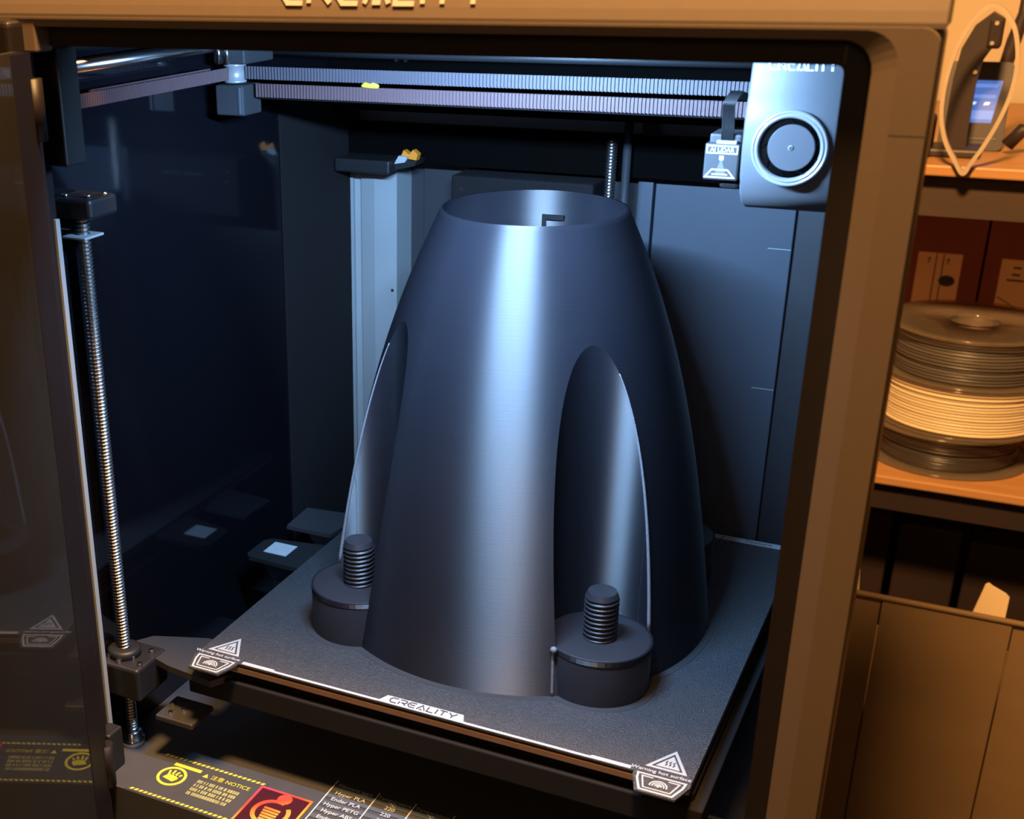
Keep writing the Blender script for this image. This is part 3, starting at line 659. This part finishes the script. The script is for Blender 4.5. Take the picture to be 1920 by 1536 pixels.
# filament spools, stacked flat
def spool(name, label, x, y, z, h, rf, fm):
    t = thing(name, label, 'spool', (x, y, z), 'filament spools stacked on the lower shelf')
    rF = .100
    for zz in (z, z+h-.0035):
        MB().lathe([(.028, 0), (rF-.002, 0), (rF, .0006), (rF, .0030), (rF-.002, .0035), (.028, .0035), (.028, 0)], (x, y, zz), 64).build('flange', 'clear', t)
    MB().lathe([(.0285, 0), (.0285, h)], (x, y, z), 40).build('hub', 'clear', t)
    prof = [(.045, .0045)]; n = 14; zz0, zz1 = .0045, h-.0045
    for i in range(n):
        zc = zz0+(zz1-zz0)*(i+.5)/n; q = (zz1-zz0)/n/2*.95; o = random.uniform(-.0016, .0010)
        prof += [(rf-.0022+o, zc-q), (rf-.0005+o, zc-q*.6), (rf+o, zc), (rf-.0005+o, zc+q*.6), (rf-.0022+o, zc+q)]
    prof += [(.045, h-.0045), (.045, .0045)]
    MB().lathe(prof, (x, y, z), 72).build('filament', fm, t)
    return t
zs = -.2212; sx, sy = .214, 1.000
spool('filament_spool', 'clear spool of charcoal filament at the bottom of the stack', sx+.004, sy, zs, .050, .0830, 'fil_dark')
spool('filament_spool', 'clear spool of cream filament in the middle of the stack', sx+.012, sy+.002, zs+.0502, .062, .0965, 'fil_white')
spool('filament_spool', 'clear spool of grey filament on top of the stack', sx+.012, sy+.002, zs+.1124, .062, .0900, 'fil_grey')

# maroon boxes behind the spools with pale labels
def maroon(x0, x1, label):
    t = thing('filament_box', label, 'box', ((x0+x1)/2, 1.36, zs), 'maroon boxes at the back of the lower shelf')
    MB().rbox(x0, x1, 1.300, 1.440, zs, .0600, .0015).build('carton', 'redbox', t)
    return t
b1 = maroon(.020, .2165, 'maroon box with pale label and black oval behind the spools')
b2 = maroon(.2195, .415, 'maroon box with pale label at the right edge behind the spools')
L1 = MB().box(.132, .1905, 1.2994, 1.3000, -.135, -.0325).build('label', 'paper', b1)
MB().prism(circ(.0080, 20, (.1745, -.0720)), lambda u, v, d: (u*1.0+ (u-.1745)*.35, 1.2994-d, v), .0006).build('oval_mark', 'dark_text', L1)
for x in (.156, .1655): MB().box(x, x+.0014, 1.2990, 1.2994, -.130, -.0335).build('label_rule', 'darkwood', L1)
for x, z in ((.145, -.0420), (.170, -.0420)): MB().ribbon([(x, z), (x+.0035, z+.002), (x+.0025, z-.004), (x+.0010, z-.006)], .0014, lambda u, v, d: (u, 1.2994-d, v), .0004).build('label_mark', 'darkwood', L1)
L2 = MB().box(.241, .330, 1.2994, 1.3000, -.135, -.0335).build('label', 'paper', b2)
for z, wd in ((-.0460, .010), (-.0560, .010), (-.0640, .022)): MB().box(.262-wd/2, .262+wd/2, 1.2990, 1.2994, z, z+.0025).build('label_mark', 'darkwood', L2)
MB().ribbon([(.243, -.088), (.262, -.098), (.285, -.114)], .0012, lambda u, v, d: (u, 1.2994-d, v), .0004).build('label_mark', 'darkwood', L2)
for x0, x1, lb, b in ((.128, .150, 'l', b1), (.183, .2130, 'm', b1), (.222, .30, 'r', b2)):
    MB().prism([(x0, .0600), (x1, .0600), (x1, .0520), (x0+(x1-x0)*.7, .0480), (x0, .0555)], lambda u, v, d: (u, 1.3000-d, v), .0008).build('tape_strip', 'paper', b)

# ---- things on the top of the shelf
ZT = .1560
# control display with a lit blue screen, leaning back
D = thing('control_display', 'dark desk display with lit blue screen on the shelf top', 'display', (.200, 1.02, ZT))
lean = math.radians(14)
def sf(u, v, d): return (u, 1.000+v*math.sin(lean)-d*math.cos(lean), ZT+v*math.cos(lean)+d*math.sin(lean))
MB().prism(rrect(.150, .2195, .001, .1010, .006, 4), lambda u, v, d: sf(u+v*-.02, v, d-.016), .016).build('body', 'device', D)
MB().prism([(.165, .032), (.2035, .032), (.2085, .0800), (.166, .0800)], sf, .0006).build('screen', 'screenblue', D)
for z0, z1 in ((.036, .046), (.060, .064), (.072, .076)): MB().prism([(.166, z0), (.2035, z0), (.2045, z1), (.166, z1)], sf, .0009).build('screen_band', 'screenlight', D)
for x in (.181, .1955): MB().prism([(x-.0035, .052), (x+.002, .0525), (x+.0035, .0555), (x-.002, .0555)], sf, .0012).build('screen_icon', 'screenwhite', D)
MB().rbox(.150, .215, 1.003, 1.055, ZT, ZT+.016, .003).build('stand', 'device', D)
# tall black roll holder standing in front of the display
BH = thing('black_holder', 'tall dark curved holder standing beside the blue screen', 'holder', (.170, .965, ZT))
mb = MB(); mb.prism([(.160, .0), (.184, .0), (.1825, .030), (.1820, .075), (.1855, .105), (.1990, .130), (.1985, .150), (.1880, .1560), (.1720, .1420), (.1620, .1180), (.1585, .085), (.1580, .045)], lambda u, v, d: (u, .952+d, ZT+v), .026); mb.build('upright', 'device', BH)
MB().rbox(.1860, .2010, .950, .976, ZT+.118, ZT+.150, .003).build('clamp', 'shelfblack', BH)
for x, z in ((.1935, .145), (.1920, .124), (.1800, .093)): MB().cyl((x, .949, ZT+z), .0022, .003, 12, 'y').build('screw_head', 'strap', BH)
MB().rbox(.135, .200, .935, .990, ZT, ZT+.010, .003).build('base', 'device', BH)
# black bent arm behind the display
arm = MB(); arm.tube([(.2060, 1.052, ZT), (.2060, 1.050, ZT+.085), (.2110, 1.050, ZT+.120), (.2165, 1.050, ZT+.150), (.2160, 1.050, ZT+.175)], [.0075, .0075, .0080, .0065, .0055], 12)
tag(arm.build('bent_arm', 'device'), 'thin dark bent arm rising behind the blue screen', 'arm')
# black cable lump to the right
tag(MB().tube([(.2250, .985, ZT+.010), (.238, .985, ZT+.028), (.252, .99, ZT+.026), (.285, 1.0, ZT+.0090), (.34, 1.0, ZT+.008)], .008, 12).build('black_cable', 'device'), 'thick black cable lying on the shelf right of the display', 'cable')
tag(MB().rbox(.1000, .1480, .925, .975, ZT, ZT+.045, .005, 3).build('small_block', 'device'), 'small dark block on the shelf top next to the printer', 'block')
# pale teardrop strap hanging over the shelf edge
pts = [(.1885, .1500), (.1780, .1640), (.1660, .1830), (.1580, .2080), (.1560, .2350), (.1580, .2620), (.1640, .2880), (.1740, .3100), (.1870, .3230), (.2010, .3180), (.2140, .3000), (.2215, .2720), (.2220, .2420), (.2160, .2120), (.2050, .1820), (.1950, .1620)]
sm2 = []
N = len(pts)
for i in range(N):
    p0, p1, p2, p3 = [Vector(pts[(i+k) % N]) for k in (-1, 0, 1, 2)]
    for k in range(6):
        q = k/6; sm2.append(.5*((2*p1)+(-p0+p2)*q+(2*p0-5*p1+4*p2-p3)*q*q+(-p0+3*p1-3*p2+p3)*q**3))
st = MB(); vs = []; fs = []; n = len(sm2)
for i, p in enumerate(sm2):
    d = (sm2[(i+1) % n]-sm2[i-1]).normalized(); nr = Vector((-d.y, d.x))*.0021
    for sg, y in ((1, .868), (1, .878), (-1, .878), (-1, .868)): vs.append((p.x+nr.x*sg, y+.03*(p.y-.15), p.y+nr.y*sg))
for i in range(n):
    j = (i+1) % n
    for k in range(4): fs.append((i*4+k, i*4+(k+1) % 4, j*4+(k+1) % 4, j*4+k))
st.add(vs, fs, False)
tag(st.build('strap_loop', 'strap'), 'pale teardrop-shaped plastic strap hanging before the blue screen', 'strap')

# ---- brown carton standing on the floor, papers sticking out of it
CT = thing('carton', 'large brown carton standing below the shelf at lower right', 'carton', (.25, .80, -.85))
for x0, x1, y in ((-.06, .1880, .7020), (.1895, .3220, .7000), (.3235, .56, .7025)): MB().rbox(x0, x1, y, y+.004, -.85, -.2975, .001).build('front_panel', 'carton', CT)
MB().box(-.06, .56, .866, .870, -.85, -.42).build('back_panel', 'carton', CT)
for x in (-.06, .556): MB().box(x, x+.004, .7060, .866, -.85, -.42).build('side_panel', 'carton', CT)
MB().box(-.056, .556, .7060, .866, -.85, -.845).build('base_panel', 'carton', CT)
MB().tube([(-.06, .7010, -.2965), (.56, .7010, -.2965)], .0035, 8).build('rim', 'carton', CT)
tag(MB().prism([(.2790, -.845), (.3130, -.845), (.3140, -.2740), (.3105, -.2705), (.2960, -.2640), (.2915, -.2610), (.2885, -.2635), (.2800, -.3080)], lambda u, v, d: (u, .7130+d, v), .0030).build('paper_sheet', 'cream'), 'torn cream paper sheet sticking out of the carton, right', 'paper')
tag(MB().prism([(.140, -.845), (.1605, -.845), (.1625, -.3000), (.1600, -.2740), (.1560, -.2730), (.1480, -.300)], lambda u, v, d: (u, .7130+d, v), .0030).build('paper_slip', 'cream'), 'narrow cream paper slip beside the printer above the carton', 'paper')
